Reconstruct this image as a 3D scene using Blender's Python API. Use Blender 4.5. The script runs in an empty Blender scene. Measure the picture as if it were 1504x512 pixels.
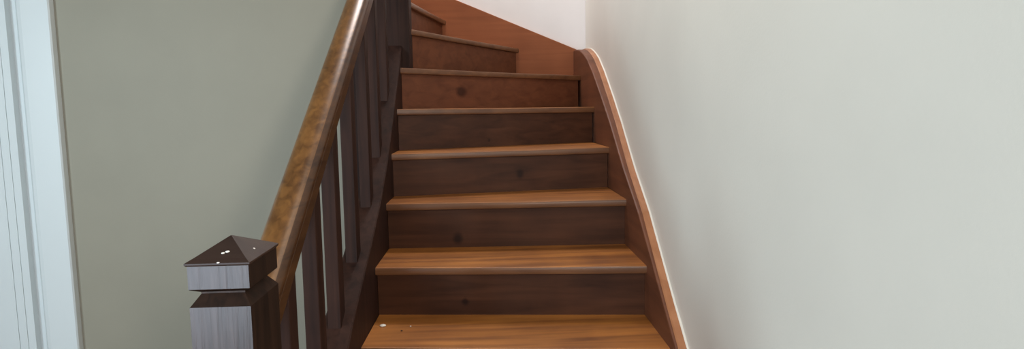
import bpy, bmesh, math, random
from mathutils import Vector, Matrix
random.seed(4)
scene = bpy.context.scene
C = scene.collection

# ---------------------------------------------------------------- camera
cam_d = bpy.data.cameras.new('camera'); cam = bpy.data.objects.new('camera', cam_d); C.objects.link(cam)
cam_d.sensor_fit = 'HORIZONTAL'; cam_d.sensor_width = 36; cam_d.lens = 19.5516; cam_d.shift_y = -0.0178
cam_d.clip_start = 0.02
Rr = Vector((0.998945, -0.043006, -0.01612)); Uu = Vector((0.019871, 0.088254, 0.9959)); Ff = Vector((0.041407, 0.995169, -0.089015))
m = Matrix.Identity(4)
for i in range(3):
    m[i][0] = Rr[i]; m[i][1] = Uu[i]; m[i][2] = -Ff[i]
m[0][3], m[1][3], m[2][3] = 0.3976, -1.5866, 0.7176
cam.matrix_world = m
scene.camera = cam

# ---------------------------------------------------------------- light and exposure
w = bpy.data.worlds.new('world'); scene.world = w; w.use_nodes = True
w.node_tree.nodes['Background'].inputs[0].default_value = (1.0, 0.93, 0.84, 1)
w.node_tree.nodes['Background'].inputs[1].default_value = 0.10

def area(name, loc, target, sx, sy, power, col):
    d = bpy.data.lights.new(name, 'AREA'); d.shape = 'RECTANGLE'; d.size = sx; d.size_y = sy
    d.energy = power; d.color = col
    o = bpy.data.objects.new(name, d); C.objects.link(o); o.location = loc
    o.rotation_euler = (Vector(target) - Vector(loc)).to_track_quat('-Z', 'Y').to_euler()
    return o
area('entrance_daylight', (-1.35, -3.15, 0.1), (-0.5, 0.3, 0.1), 1.0, 1.5, 38, (0.76, 0.86, 1.0))
area('side_window', (-2.6, -1.5, 0.9), (0.95, -0.55, 0.2), 1.1, 1.2, 83, (0.72, 0.91, 1.0))
area('hall_window', (0.92, -2.1, 1.0), (-0.9, 0.5, 0.3), 0.2, 0.4, 30, (1.0, 0.96, 0.90))
area('tread_fill', (0.45, -0.45, 1.9), (0.5, 0.1, 0.0), 0.7, 0.5, 5.5, (1.0, 0.90, 0.78))  # unseen overhead fill, added to brighten the lower treads
area('landing_daylight', (0.15, 1.35, 3.0), (0.5, 1.6, 0.9), 0.6, 0.5, 38, (1.0, 0.92, 0.90))

vs = scene.view_settings
scene.display_settings.display_device = 'sRGB'
vs.view_transform = 'Standard'; vs.look = 'None'; vs.exposure = 0.0; vs.gamma = 1; vs.use_curve_mapping = False

# ---------------------------------------------------------------- materials
def base_mat(name):
    mt = bpy.data.materials.new(name); mt.use_nodes = True
    return mt, mt.node_tree, mt.node_tree.nodes['Principled BSDF']

def wood(name, dark, light, rough=0.35, axis='X', scale=1.0, knots=(), bump=0.15, spec=0.5, contrast=(0.3, 0.7), coat=0.0):
    """long-grained wood; axis = direction of the grain in object space"""
    mt, nt, b = base_mat(name); N = nt.nodes; Lk = nt.links
    tc = N.new('ShaderNodeTexCoord'); mp = N.new('ShaderNodeMapping')
    s = {'X': (1.2, 22, 22), 'Y': (22, 1.2, 22), 'Z': (22, 22, 1.2)}[axis]
    mp.inputs['Scale'].default_value = tuple(v * scale for v in s)
    Lk.new(tc.outputs['Object'], mp.inputs[0])
    n1 = N.new('ShaderNodeTexNoise'); n1.inputs['Scale'].default_value = 1.6; n1.inputs['Detail'].default_value = 7; n1.inputs['Distortion'].default_value = 0.6
    Lk.new(mp.outputs[0], n1.inputs[0])
    n2 = N.new('ShaderNodeTexNoise'); n2.inputs['Scale'].default_value = 6; n2.inputs['Detail'].default_value = 6
    Lk.new(tc.outputs['Object'], n2.inputs[0])
    mx = N.new('ShaderNodeMath'); mx.operation = 'MULTIPLY_ADD'; mx.inputs[1].default_value = 0.65
    m2 = N.new('ShaderNodeMath'); m2.operation = 'MULTIPLY'; m2.inputs[1].default_value = 0.35
    Lk.new(n2.outputs[0], m2.inputs[0]); Lk.new(n1.outputs[0], mx.inputs[0]); Lk.new(m2.outputs[0], mx.inputs[2])
    cr = N.new('ShaderNodeValToRGB'); cr.color_ramp.elements[0].position = contrast[0]; cr.color_ramp.elements[1].position = contrast[1]
    cr.color_ramp.elements[0].color = (*dark, 1); cr.color_ramp.elements[1].color = (*light, 1)
    Lk.new(mx.outputs[0], cr.inputs[0])
    col = cr.outputs[0]
    for (kx, ky, kz, kr) in knots:
        vd = N.new('ShaderNodeVectorMath'); vd.operation = 'SUBTRACT'; vd.inputs[1].default_value = (kx, ky, kz)
        Lk.new(tc.outputs['Object'], vd.inputs[0])
        sc = N.new('ShaderNodeVectorMath'); sc.operation = 'MULTIPLY'; sc.inputs[1].default_value = (1, 0.2, 0.8)
        Lk.new(vd.outputs[0], sc.inputs[0])
        ln = N.new('ShaderNodeVectorMath'); ln.operation = 'LENGTH'; Lk.new(sc.outputs[0], ln.inputs[0])
        ad = N.new('ShaderNodeMath'); ad.operation = 'MULTIPLY_ADD'; ad.inputs[1].default_value = 0.02
        Lk.new(n1.outputs[0], ad.inputs[0]); Lk.new(ln.outputs['Value'], ad.inputs[2])
        mr = N.new('ShaderNodeMapRange'); mr.inputs['From Min'].default_value = 0.008 + kr * 0.5; mr.inputs['From Max'].default_value = 0.012 + kr
        mr.inputs['To Min'].default_value = 0.75; mr.inputs['To Max'].default_value = 0.0
        Lk.new(ad.outputs[0], mr.inputs['Value'])
        mc = N.new('ShaderNodeMixRGB'); mc.inputs[2].default_value = (dark[0]*0.25, dark[1]*0.2, dark[2]*0.2, 1)
        Lk.new(mr.outputs[0], mc.inputs[0]); Lk.new(col, mc.inputs[1]); col = mc.outputs[0]
    Lk.new(col, b.inputs['Base Color'])
    b.inputs['Roughness'].default_value = rough; b.inputs['Specular IOR Level'].default_value = spec
    b.inputs['Coat Weight'].default_value = coat; b.inputs['Coat Roughness'].default_value = 0.2
    bp = N.new('ShaderNodeBump'); bp.inputs['Strength'].default_value = bump; bp.inputs['Distance'].default_value = 0.002
    Lk.new(n1.outputs[0], bp.inputs['Height']); Lk.new(bp.outputs[0], b.inputs['Normal'])
    return mt

def paint(name, col, rough=0.6, mottle=0.04, bump=0.05, spec=0.4):
    mt, nt, b = base_mat(name); N = nt.nodes; Lk = nt.links
    tc = N.new('ShaderNodeTexCoord')
    n = N.new('ShaderNodeTexNoise'); n.inputs['Scale'].default_value = 2.2; n.inputs['Detail'].default_value = 5
    Lk.new(tc.outputs['Object'], n.inputs[0])
    cr = N.new('ShaderNodeValToRGB')
    cr.color_ramp.elements[0].position = 0.3; cr.color_ramp.elements[1].position = 0.7
    cr.color_ramp.elements[0].color = (*[c * (1 - mottle) for c in col], 1); cr.color_ramp.elements[1].color = (*[min(1, c * (1 + mottle)) for c in col], 1)
    Lk.new(n.outputs[0], cr.inputs[0]); Lk.new(cr.outputs[0], b.inputs['Base Color'])
    b.inputs['Roughness'].default_value = rough; b.inputs['Specular IOR Level'].default_value = spec
    n3 = N.new('ShaderNodeTexNoise'); n3.inputs['Scale'].default_value = 160; n3.inputs['Detail'].default_value = 2
    Lk.new(tc.outputs['Object'], n3.inputs[0])
    bp = N.new('ShaderNodeBump'); bp.inputs['Strength'].default_value = bump * 4; bp.inputs['Distance'].default_value = 0.001
    Lk.new(n3.outputs[0], bp.inputs['Height']); Lk.new(bp.outputs[0], b.inputs['Normal'])
    return mt

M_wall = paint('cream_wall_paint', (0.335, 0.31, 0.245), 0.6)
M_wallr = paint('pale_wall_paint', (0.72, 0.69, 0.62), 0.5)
M_white = paint('white_wall_paint', (0.82, 0.80, 0.80), 0.6)
M_gloss = paint('white_gloss_paint', (0.76, 0.81, 0.82), 0.35, 0.015)
M_floor = wood('floor_boards', (0.16, 0.09, 0.045), (0.30, 0.17, 0.09), 0.45, 'Y', 0.6)
M_tread = wood('oak_tread', (0.14, 0.043, 0.009), (0.43, 0.16, 0.031), 0.5, 'X', 0.8, contrast=(0.32, 0.66))
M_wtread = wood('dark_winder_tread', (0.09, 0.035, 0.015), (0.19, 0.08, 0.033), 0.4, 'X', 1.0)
M_lit_edge = wood('lit_string_edge', (0.30, 0.115, 0.045), (0.46, 0.21, 0.10), 0.4, 'Y', 0.8)
M_string = wood('red_brown_string', (0.10, 0.034, 0.016), (0.18, 0.062, 0.028), 0.5, 'Y', 0.7, spec=0.3)
M_bstring = wood('red_brown_string_across', (0.22, 0.068, 0.026), (0.33, 0.11, 0.044), 0.6, 'X', 0.7, spec=0.2)
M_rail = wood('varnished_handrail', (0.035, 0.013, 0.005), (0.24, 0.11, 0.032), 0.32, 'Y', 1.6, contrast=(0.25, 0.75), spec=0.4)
M_dull = wood('shaded_newel_side', (0.010, 0.005, 0.003), (0.030, 0.014, 0.008), 0.65, 'Z', 2.0, spec=0.12)
M_railside = wood('shaded_rail_side', (0.022, 0.009, 0.004), (0.085, 0.036, 0.013), 0.4, 'Y', 1.6, spec=0.3)
M_dark = wood('dark_baluster_wood', (0.012, 0.0045, 0.003), (0.042, 0.017, 0.011), 0.6, 'Z', 1.3, spec=0.18)
M_newel = wood('dark_newel_wood', (0.012, 0.007, 0.006), (0.04, 0.026, 0.024), 0.40, 'Z', 3.2, contrast=(0.35, 0.6), bump=0.6, spec=0.8, coat=0.3)
M_cap = wood('dark_cap_wood', (0.025, 0.014, 0.011), (0.05, 0.03, 0.022), 0.35, 'X', 1.0, spec=0.35)
M_spot = paint('white_spots', (0.85, 0.84, 0.8), 0.3)
M_chip = paint('plaster_chip', (0.8, 0.77, 0.7), 0.7)
M_crumb = paint('dark_crumb', (0.03, 0.02, 0.015), 0.8)

# ---------------------------------------------------------------- mesh helpers
def obj(name, bm, mat, parent=None, smooth=False, bevel=0.0):
    bmesh.ops.remove_doubles(bm, verts=bm.verts, dist=1e-6)
    bmesh.ops.recalc_face_normals(bm, faces=bm.faces)
    me = bpy.data.meshes.new(name); bm.to_mesh(me); bm.free()
    me.materials.append(mat)
    o = bpy.data.objects.new(name, me); C.objects.link(o)
    if parent: o.parent = parent
    if smooth:
        for p in me.polygons: p.use_smooth = True
    if bevel:
        bv = o.modifiers.new('bevel', 'BEVEL'); bv.width = bevel; bv.segments = 3; bv.limit_method = 'ANGLE'; bv.angle_limit = math.radians(35)
        for p in me.polygons: p.use_smooth = True
        wn = o.modifiers.new('normals', 'WEIGHTED_NORMAL'); wn.keep_sharp = False
    return o

def box(bm, lo, hi):
    v = [bm.verts.new((x, y, z)) for x in (lo[0], hi[0]) for y in (lo[1], hi[1]) for z in (lo[2], hi[2])]
    for f in ((0,1,3,2), (4,6,7,5), (0,4,5,1), (2,3,7,6), (0,2,6,4), (1,5,7,3)):
        bm.faces.new([v[i] for i in f])
    return bm

def loft(bm, rings, closed=True, caps=True):
    """rings: lists of equally many points joined in turn"""
    vr = [[bm.verts.new(p) for p in r] for r in rings]
    n = len(vr[0])
    for a, b in zip(vr, vr[1:]):
        for i in range(n if closed else n - 1):
            j = (i + 1) % n
            bm.faces.new((a[i], a[j], b[j], b[i]))
    if caps:
        bm.faces.new(vr[0]); bm.faces.new(list(reversed(vr[-1])))
    return bm

def tag(o, label=None, cat=None, group=None, kind=None):
    if label: o['label'] = label
    if cat: o['category'] = cat
    if group: o['group'] = group
    if kind: o['kind'] = kind
    return o

def struct(name, bm, mat, label, cat, parent=None, bevel=0.0):
    o = obj(name, bm, mat, parent, bevel=bevel)
    if not parent: tag(o, label, cat, kind='structure')
    return o

def empty(name, loc):
    o = bpy.data.objects.new(name, None); C.objects.link(o); o.location = loc; return o

FLOOR = -0.715
TOP = 2.35
YB = 1.795                      # face of the far string
def wall_x(y): return 0.958 + max(0.0, y) * 0.0225

# ---------------------------------------------------------------- the setting
bm = bmesh.new(); box(bm, (-2.7, -3.3, FLOOR - 0.1), (1.3, 2.0, FLOOR)); struct('floor', bm, M_floor, 'brown boarded floor at the foot of the stairs', 'floor')
# right wall
bm = bmesh.new()
loft(bm, [[(wall_x(y), y, FLOOR), (wall_x(y), y, TOP), (1.2, y, TOP), (1.2, y, FLOOR)] for y in (-3.3, 0.0, YB + 0.14)])
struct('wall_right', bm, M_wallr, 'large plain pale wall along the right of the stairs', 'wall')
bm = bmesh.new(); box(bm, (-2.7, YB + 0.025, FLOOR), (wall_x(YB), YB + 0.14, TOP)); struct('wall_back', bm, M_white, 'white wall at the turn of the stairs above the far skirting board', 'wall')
# wall to the left of the stairs, facing the camera, with the door opening
YW = 1.12
bm = bmesh.new()
box(bm, (-1.62, YW, FLOOR), (-0.235, YW + 0.08, TOP))
box(bm, (-2.7, YW, FLOOR), (-2.50, YW + 0.08, TOP))
box(bm, (-2.50, YW, 1.36), (-1.62, YW + 0.08, TOP))
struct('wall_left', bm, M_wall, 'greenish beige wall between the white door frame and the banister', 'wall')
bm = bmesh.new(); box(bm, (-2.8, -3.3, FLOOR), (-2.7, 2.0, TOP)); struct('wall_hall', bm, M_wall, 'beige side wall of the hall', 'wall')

# door with frame
d = empty('door_1', (-1.83, YW, FLOOR)); tag(d, 'white panelled door in a white frame at the far left', 'door', kind='structure')
def dchild(name, bm, mat, par=None, bevel=0.0):
    o = obj(name, bm, mat, None, bevel=bevel); o.parent = par or d
    o.matrix_parent_inverse = Matrix.Identity(4)
    return o
def shift(bm, v):
    bmesh.ops.translate(bm, verts=bm.verts, vec=v); return bm
off = (1.83, -YW, -FLOOR)
# casing: an upright board with a rounded inner edge, and the head above
bm = bmesh.new()
prof = [(-1.596, 0.0), (-1.596, -0.026), (-1.601, -0.032), (-1.72, -0.034), (-1.738, -0.030), (-1.752, -0.018), (-1.758, 0.0)]
loft(bm, [[(x, YW + y, z) for x, y in prof] for z in (FLOOR, 1.52)])
hd = [(z_, y_) for z_, y_ in ((1.52, 0.0), (1.52, -0.026), (1.515, -0.032), (1.40, -0.034), (1.38, -0.03), (1.366, -0.018), (1.36, 0.0))]
loft(bm, [[(x, YW + y_, z_) for z_, y_ in hd] for x in (-2.56, -1.7)])
dchild('casing', shift(bm, off), M_gloss)
bm = bmesh.new(); box(bm, (-1.812, YW + 0.018, FLOOR), (-1.62, YW + 0.08, 1.40)); box(bm, (-2.50, YW + 0.004, 1.33), (-1.81, YW + 0.06, 1.40))
dchild('jamb', shift(bm, off), M_gloss)
# leaf: board with two fine upright grooves near its edge
bm = bmesh.new()
xs = [-1.806, -1.8405, -1.8405, -1.8435, -1.8435, -1.880, -1.880, -1.883, -1.883, -2.46]
g = 0.006; f0 = -0.012
ys = [f0, f0, f0 + g, f0 + g, f0, f0, f0 + g, f0 + g, f0, f0]
pr = [(x, YW + y) for x, y in zip(xs, ys)] + [(-2.46, YW + 0.03), (-1.806, YW + 0.03)]
loft(bm, [[(x, y, z) for x, y in pr] for z in (FLOOR + 0.005, 1.325)])
leaf = dchild('door_leaf', shift(bm, off), M_gloss)
bm = bmesh.new(); bmesh.ops.create_uvsphere(bm, u_segments=20, v_segments=12, radius=0.027)
shift(bm, (-2.39 + 1.83, -0.06, 1.02)); dchild('door_knob', bm, M_cap, leaf)
bm = bmesh.new(); box(bm, (-0.565, -0.05, 1.013), (-0.555, -0.01, 1.027)); dchild('knob_stem', bm, M_cap, leaf)

# dark wooden panel closing the gap beside the upper newel
bm = bmesh.new(); box(bm, (-0.235, 1.085, FLOOR), (-0.0885, 1.14, 1.74))
panel = obj('wood_panel', bm, M_dark, bevel=0.004)
tag(panel, 'dark upright wooden board behind the top of the banister, ending the beige wall', 'panel')

# ---------------------------------------------------------------- staircase
# nosing lines: left end (x,y,z), right end (x,y,z), top front edge
NOSE = [((0, 0.052, 0.0), (0.92, -0.029, 0.0)),
        ((0, 0.298, 0.174), (0.92, 0.220, 0.177)),
        ((0, 0.539, 0.353), (0.92, 0.499, 0.357)),
        ((0, 0.697, 0.532), (0.92, 0.799, 0.535)),
        ((0, 0.872, 0.714), (0.92, 1.137, 0.709)),
        ((0, 1.008, 0.903), (0.92, 1.535, 0.884)),
        ((0.037, 1.139, 1.095), (0.590, YB, 1.064)),
        ((0.037, 1.176, 1.229), (0.158, YB, 1.233)),
        ((-0.11, 1.19, 1.41), (-0.11, YB, 1.41))]
low = []
for k in range(3, 0, -1):
    low.append(((0, 0.052 - 0.243 * k, -0.1785 * k), (0.92, -0.029 - 0.25 * k, -0.1785 * k)))
NOSE = low + NOSE
TH = 0.027; OV = 0.024
stairs = empty('staircase', (0.46, -0.8, FLOOR)); tag(stairs, 'brown wooden closed-riser staircase climbing and turning left', 'staircase')
so = -Vector((0.46, -0.8, FLOOR))
def sub(name, bm, mat, par=stairs, o_=so, **k):
    bmesh.ops.translate(bm, verts=bm.verts, vec=o_)
    ob = obj(name, bm, mat, None, **k); ob.parent = par
    return ob

def nose_board(L, R, backL, backR, extra=()):
    """a tread: board with a rounded front edge from L to R; back corners given"""
    bm = bmesh.new()
    L = Vector(L); R = Vector(R)
    dirv = (R - L).normalized(); back = Vector((-dirv.y, dirv.x, 0)).normalized()
    r = TH / 2; seg = 7
    prof = []
    for i in range(seg + 1):
        a = math.pi / 2 * (1 - 2 * i / seg)          # top to bottom round the front
        prof.append((r * 0.5 * (1 - math.cos(a) ** 0.5), r * math.sin(a) - r))
    def ring(P, B):
        pts = [P + back * dx + Vector((0, 0, dz)) for dx, dz in prof]
        pts = [p for p in pts]
        return pts + [Vector((B[0], B[1], P.z - TH)), Vector((B[0], B[1], P.z))]
    rl = ring(L, backL); rr = ring(R, backR)
    # intermediate rings to keep long grain boards slightly worn in the middle
    rings = []
    n = 12
    for i in range(n + 1):
        t = i / n
        wear = 0.0022 * math.sin(math.pi * t) ** 2
        rg = []
        for j, (a, b) in enumerate(zip(rl, rr)):
            p = a.lerp(b, t)
            if j < 3: p.z -= wear
            rg.append(p)
        rings.append(rg)
    loft(bm, rings)
    return bm

KNOTS = {2: (0.305, 0.05, 0.012), 3: (0.27, 0.035, 0.022), 4: (0.53, 0.075, 0.018), 5: (0.40, 0.03, 0.006), 6: (0.265, 0.085, 0.028)}
n = len(NOSE)
for i in range(n):
    L, R = NOSE[i]
    # riser below this nosing
    zb = FLOOR if i == 0 else min(NOSE[i-1][0][2], NOSE[i-1][1][2]) - 0.02
    Lv, Rv = Vector(L), Vector(R)
    dirv = (Rv - Lv); dirv.z = 0; dirv.normalize(); back = Vector((-dirv.y, dirv.x, 0))
    a = Lv + back * OV; b = Rv + back * OV
    if i >= 9: b = b - dirv * 0.0 if i == 11 else b
    a2 = a + back * 0.018; b2 = b + back * 0.018
    # clip to the far string
    for q in (a, b, a2, b2):
        if q.y > YB: q.y = YB
    bm = bmesh.new()
    zt_l, zt_r = L[2] - TH * 0.6, R[2] - TH * 0.6
    v = [bm.verts.new(p) for p in ((a.x, a.y, zb), (b.x, b.y, zb), (b2.x, b2.y, zb), (a2.x, a2.y, zb),
                                   (a.x, a.y, zt_l), (b.x, b.y, zt_r), (b2.x, b2.y, zt_r), (a2.x, a2.y, zt_l))]
    for f in ((0,3,2,1), (4,5,6,7), (0,1,5,4), (1,2,6,5), (2,3,7,6), (3,0,4,7)): bm.faces.new([v[k] for k in f])
    kn = ()
    step = i - 2                                       # T number
    ax = 'X'
    if step in KNOTS:
        kx, kz, kr = KNOTS[step]
        kn = ((kx + so.x, a.y + (b.y - a.y) * kx / 0.92 + so.y, zb + 0.02 + kz + so.z, kr),)
    s = random.uniform(0.92, 1.08)
    mat = wood('riser_wood', (0.030 * s, 0.0105 * s, 0.005 * s), (0.085 * s, 0.031 * s, 0.014 * s), 0.55, ax, 0.8, kn, contrast=(0.3, 0.7), spec=0.2)
    if step >= 6:
        mat = wood('winder_riser_wood', (0.10, 0.034, 0.016), (0.18, 0.062, 0.028), 0.55, ax, 0.8, kn, spec=0.2)
    sub('riser', bm, mat)
for i in range(n - 1):
    L, R = NOSE[i]; nl, nr = Vector(NOSE[i+1][0]), Vector(NOSE[i+1][1])
    dirv = (nr - nl); dirv.z = 0; dirv.normalize(); back = Vector((-dirv.y, dirv.x, 0)) * (OV + 0.016)
    bl = nl + back; br = nr + back
    mt = M_tread if i < 8 else M_wtread
    if i < 8:
        bm = nose_board(L, R, bl, br)
    else:
        # kite winders: the right edge follows the walls, so the outline is a polygon under the rounded nosing
        bm = nose_board(L, R, bl, br if i != 8 else Vector((0.92, YB, 0)))
        if i == 8:      # fill from the corner along the far string to the next riser
            zz = R[2]
            loft(bm, [[(0.92, YB, zz - TH), (0.92, YB - 0.02, zz - TH), (0.92, YB - 0.02, zz), (0.92, YB, zz)],
                      [(0.56, YB, zz - TH), (0.56, YB - 0.02, zz - TH), (0.56, YB - 0.02, zz), (0.56, YB, zz)]])
    tr = sub('tread', bm, mt)
    if i < 8:                                        # front and underside use a darker wood than the top
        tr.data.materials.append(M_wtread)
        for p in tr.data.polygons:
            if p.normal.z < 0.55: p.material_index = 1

# string along the right wall: top line eases over at the corner
top = [(-0.96, -0.62), (-0.071, 0.019), (0.037, 0.104), (0.182, 0.217), (0.334, 0.335), (0.554, 0.468), (0.798, 0.641), (0.98, 0.757), (1.188, 0.880), (1.338, 0.955), (1.42, 0.985), (1.486, 1.005), (1.58, 1.028), (1.68, 1.042), (YB, 1.048)]
bm = bmesh.new()
pts = []
for (y, z) in top: pts.append((y, z, max(FLOOR, z - 0.36)))
pts[0] = (-0.96, -0.62, FLOOR)
rings = []
for y, z, zb in pts:
    wx = wall_x(y)
    r_ = 0.006
    rings.append([(0.92, y, zb), (0.92, y, z - r_), (0.9215, y, z - 0.002), (0.9215 + 0.005, y, z), (wx - 0.004, y, z), (wx, y, z - 0.004), (wx, y, zb)])
loft(bm, rings)
sub('wall_string', bm, M_string)
# pale strip that paints the lit top edge of that string
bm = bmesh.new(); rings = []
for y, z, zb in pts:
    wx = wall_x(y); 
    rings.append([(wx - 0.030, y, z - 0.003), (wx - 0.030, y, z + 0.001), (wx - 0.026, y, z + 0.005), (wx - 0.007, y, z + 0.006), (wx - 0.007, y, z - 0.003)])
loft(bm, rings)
sub('lit_edge_strip', bm, M_lit_edge)
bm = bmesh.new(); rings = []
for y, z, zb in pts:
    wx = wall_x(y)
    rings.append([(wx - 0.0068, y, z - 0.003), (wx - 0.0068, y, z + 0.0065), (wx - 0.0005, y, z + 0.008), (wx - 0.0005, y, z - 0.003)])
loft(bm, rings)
sub('highlight_line', bm, M_wallr)  # pale line painting the highlight where the string meets the wall
# string along the far wall
bm = bmesh.new()
def bz(x): return 1.352 - (x - 0.222) * 0.4155
rings = []
for x in (0.962, 0.7, 0.3, -0.2, -0.7):
    z = bz(x); zb = max(0.8, z - 0.42)
    rings.append([(x, YB + 0.025, zb), (x, YB, zb), (x, YB, z - 0.003), (x, YB + 0.003, z), (x, YB + 0.025, z)])
loft(bm, rings)
sub('far_string', bm, M_bstring)
# outer string under the banister, steeper towards the winders
otop = [(-0.606, -0.30), (-0.25, -0.055), (0.0, 0.125), (0.25, 0.262), (0.45, 0.385), (0.6, 0.505), (0.76, 0.668), (0.931, 0.855), (1.072, 1.01)]
bm = bmesh.new(); rings = []
for y, z in otop:
    zb = max(FLOOR, z - 0.42)
    rings.append([(-0.085, y, zb), (-0.085, y, z - 0.004), (-0.081, y, z), (-0.004, y, z), (0.0, y, z - 0.004), (0.0, y, zb)])
loft(bm, rings)
sub('outer_string', bm, M_dark)
bm = bmesh.new()
rings = []
for y, z in otop:
    zb = max(FLOOR + 0.012, z - 0.40)
    rings.append([(-0.06, y, FLOOR), (-0.06, y, zb), (-0.04, y, zb), (-0.04, y, FLOOR)])
loft(bm, rings)
sub('spandrel_panel', bm, M_dark)

# ---------------------------------------------------------------- banister
ban = empty('banister', (-0.03, -0.66, FLOOR)); tag(ban, 'dark wooden banister with square newel, sloping handrail and square balusters', 'banister')
bo = -Vector((-0.03, -0.66, FLOOR))
NX0, NX1, NY0, NY1 = -0.075, 0.019, -0.72, -0.605
def sq(z, ins=0.0):
    return [(NX0 + ins, NY0 + ins, z), (NX1 - ins, NY0 + ins, z), (NX1 - ins, NY1 - ins, z), (NX0 + ins, NY1 - ins, z)]
bm = bmesh.new(); loft(bm, [sq(FLOOR), sq(0.412), sq(0.4305, 0.013), sq(0.4335, 0.0125)])
newel = sub('newel_post', bm, M_newel, ban, bo)
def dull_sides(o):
    # hall face worn and shiny; shade on the others put into duller, darker wood
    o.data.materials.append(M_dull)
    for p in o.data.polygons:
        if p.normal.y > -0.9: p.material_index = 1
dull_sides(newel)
bm = bmesh.new(); loft(bm, [sq(0.4335, 0.0125), sq(0.4395, 0.001), sq(0.441, 0.0), sq(0.478, 0.0)])
dull_sides(sub('cap_block', bm, M_newel, newel, bo))
bm = bmesh.new(); loft(bm, [sq(0.478, -0.001), sq(0.4805, -0.003), sq(0.4830, -0.003), sq(0.4855, 0.001), sq(0.4885, 0.006)])
cx, cy = (NX0 + NX1) / 2 - 0.003, (NY0 + NY1) / 2
base = sq(0.4884, 0.006)
loft(bm, [base, [(cx + (x - cx) * 0.03, cy + (y - cy) * 0.03, 0.513) for x, y, z in base]])
sub('newel_cap', bm, M_cap, newel, bo, smooth=False)
# small white spots on the cap
def blob(bm, c, r, sx=1, sy=1, sz=0.5):
    b2 = bmesh.new(); bmesh.ops.create_icosphere(b2, subdivisions=2, radius=r)
    for v in b2.verts:
        v.co = Vector((v.co.x * sx, v.co.y * sy, v.co.z * sz)) * (1 + random.uniform(-0.08, 0.08)) + Vector(c)
    me = bpy.data.meshes.new('t'); b2.to_mesh(me); b2.free(); bm.from_mesh(me); bpy.data.meshes.remove(me)

def cap_z(x, y):
    h = max(abs(x - cx) / ((NX1 - NX0) / 2 - 0.006), abs(y - cy) / ((NY1 - NY0) / 2 - 0.006))
    return 0.4885 + (0.513 - 0.4885) * (1 - min(1, h))
for x_, y_, r_ in ((-0.0265, -0.703, 0.0028), (-0.021, -0.700, 0.0034), (0.006, -0.668, 0.0032), (-0.026, -0.7215, 0.0024)):
    bm = bmesh.new(); blob(bm, (x_, y_, cap_z(x_, y_) if y_ > -0.72 else 0.4835), r_)
    sp = sub('white_spot', bm, M_spot, newel, bo, smooth=True)

# handrail: moulded section swept up the slope
def rail_z(y): return 0.683 + 0.785 * y
sec = [(-0.030, -0.010), (-0.033, -0.006), (-0.033, 0.036), (-0.030, 0.040), (-0.030, 0.045), (-0.037, 0.050)]
for i in range(0, 13):
    a = math.pi - math.pi * i / 12
    sec.append((0.038 * math.cos(a), 0.063 + 0.025 * math.sin(a)))
sec += [(0.037, 0.050), (0.030, 0.045), (0.030, 0.040), (0.033, 0.036), (0.033, -0.006), (0.030, -0.010)]
bm = bmesh.new(); rings = []
for y in (-0.606, -0.2, 0.2, 0.6, 1.072):
    rings.append([(-0.058 + x, y, rail_z(y) + z) for x, z in sec])
loft(bm, rings)
rail = sub('handrail', bm, M_rail, ban, bo, smooth=True)
# worn, golden top; the shade on its sides is put into darker wood
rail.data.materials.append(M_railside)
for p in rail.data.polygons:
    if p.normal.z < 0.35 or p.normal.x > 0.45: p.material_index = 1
es = rail.modifiers.new('split', 'EDGE_SPLIT'); es.split_angle = math.radians(40)
def otz(y):
    for (y0, z0), (y1, z1) in zip(otop, otop[1:]):
        if y0 <= y <= y1: return z0 + (z1 - z0) * (y - y0) / (y1 - y0)
    return otop[-1][1]
for y in (-0.425, -0.223, -0.037, 0.185, 0.416, 0.62, 0.835):
    bm = bmesh.new()
    y0, y1 = y, y + 0.050; x0, x1 = -0.069, -0.031
    v = [bm.verts.new(p) for p in ((x0, y0, otz(y0) - .004), (x1, y0, otz(y0) - .004), (x1, y1, otz(y1) - .004), (x0, y1, otz(y1) - .004),
                                   (x0, y0, rail_z(y0) + .004), (x1, y0, rail_z(y0) + .004), (x1, y1, rail_z(y1) + .004), (x0, y1, rail_z(y1) + .004))]
    for f in ((0,3,2,1), (4,5,6,7), (0,1,5,4), (1,2,6,5), (2,3,7,6), (3,0,4,7)): bm.faces.new([v[k] for k in f])
    sub('baluster', bm, M_dark, ban, bo, bevel=0.003)
bm = bmesh.new(); box(bm, (-0.088, 1.072, FLOOR), (0.038, 1.165, 1.75))
un = sub('newel_post', bm, M_dark, ban, bo, bevel=0.004)
bm = bmesh.new(); loft(bm, [[(-0.094, 1.066, 1.75), (0.042, 1.066, 1.75), (0.042, 1.171, 1.75), (-0.094, 1.171, 1.75)],
    [(-0.094, 1.066, 1.79), (0.042, 1.066, 1.79), (0.042, 1.171, 1.79), (-0.094, 1.171, 1.79)], [(-0.028, 1.098, 1.83), (-0.024, 1.098, 1.83), (-0.024, 1.102, 1.83), (-0.028, 1.102, 1.83)]])
sub('newel_cap', bm, M_cap, un, bo)

# ---------------------------------------------------------------- crumbs
def chip(name, c, r, mat, label, cat, sx=1, sy=1, sz=0.5):
    bm = bmesh.new(); blob(bm, (0, 0, 0), r, sx, sy, sz)
    o = obj(name, bm, mat, smooth=True); o.location = c; tag(o, label, cat); return o

chip('plaster_chip', (0.036, 0.214, 0.0035), 0.0075, M_chip, 'largest white plaster chip at the left end of the lowest visible tread', 'chip', 1.4, 1.1, 0.55)
chip('plaster_chip', (0.128, 0.206, 0.0015), 0.0028, M_chip, 'tiny white crumb to the right of the larger chip on the lowest visible tread', 'chip')
chip('dirt_crumb', (0.104, 0.170, 0.0015), 0.0035, M_crumb, 'tiny dark crumb between the two white chips on the lowest visible tread', 'crumb')
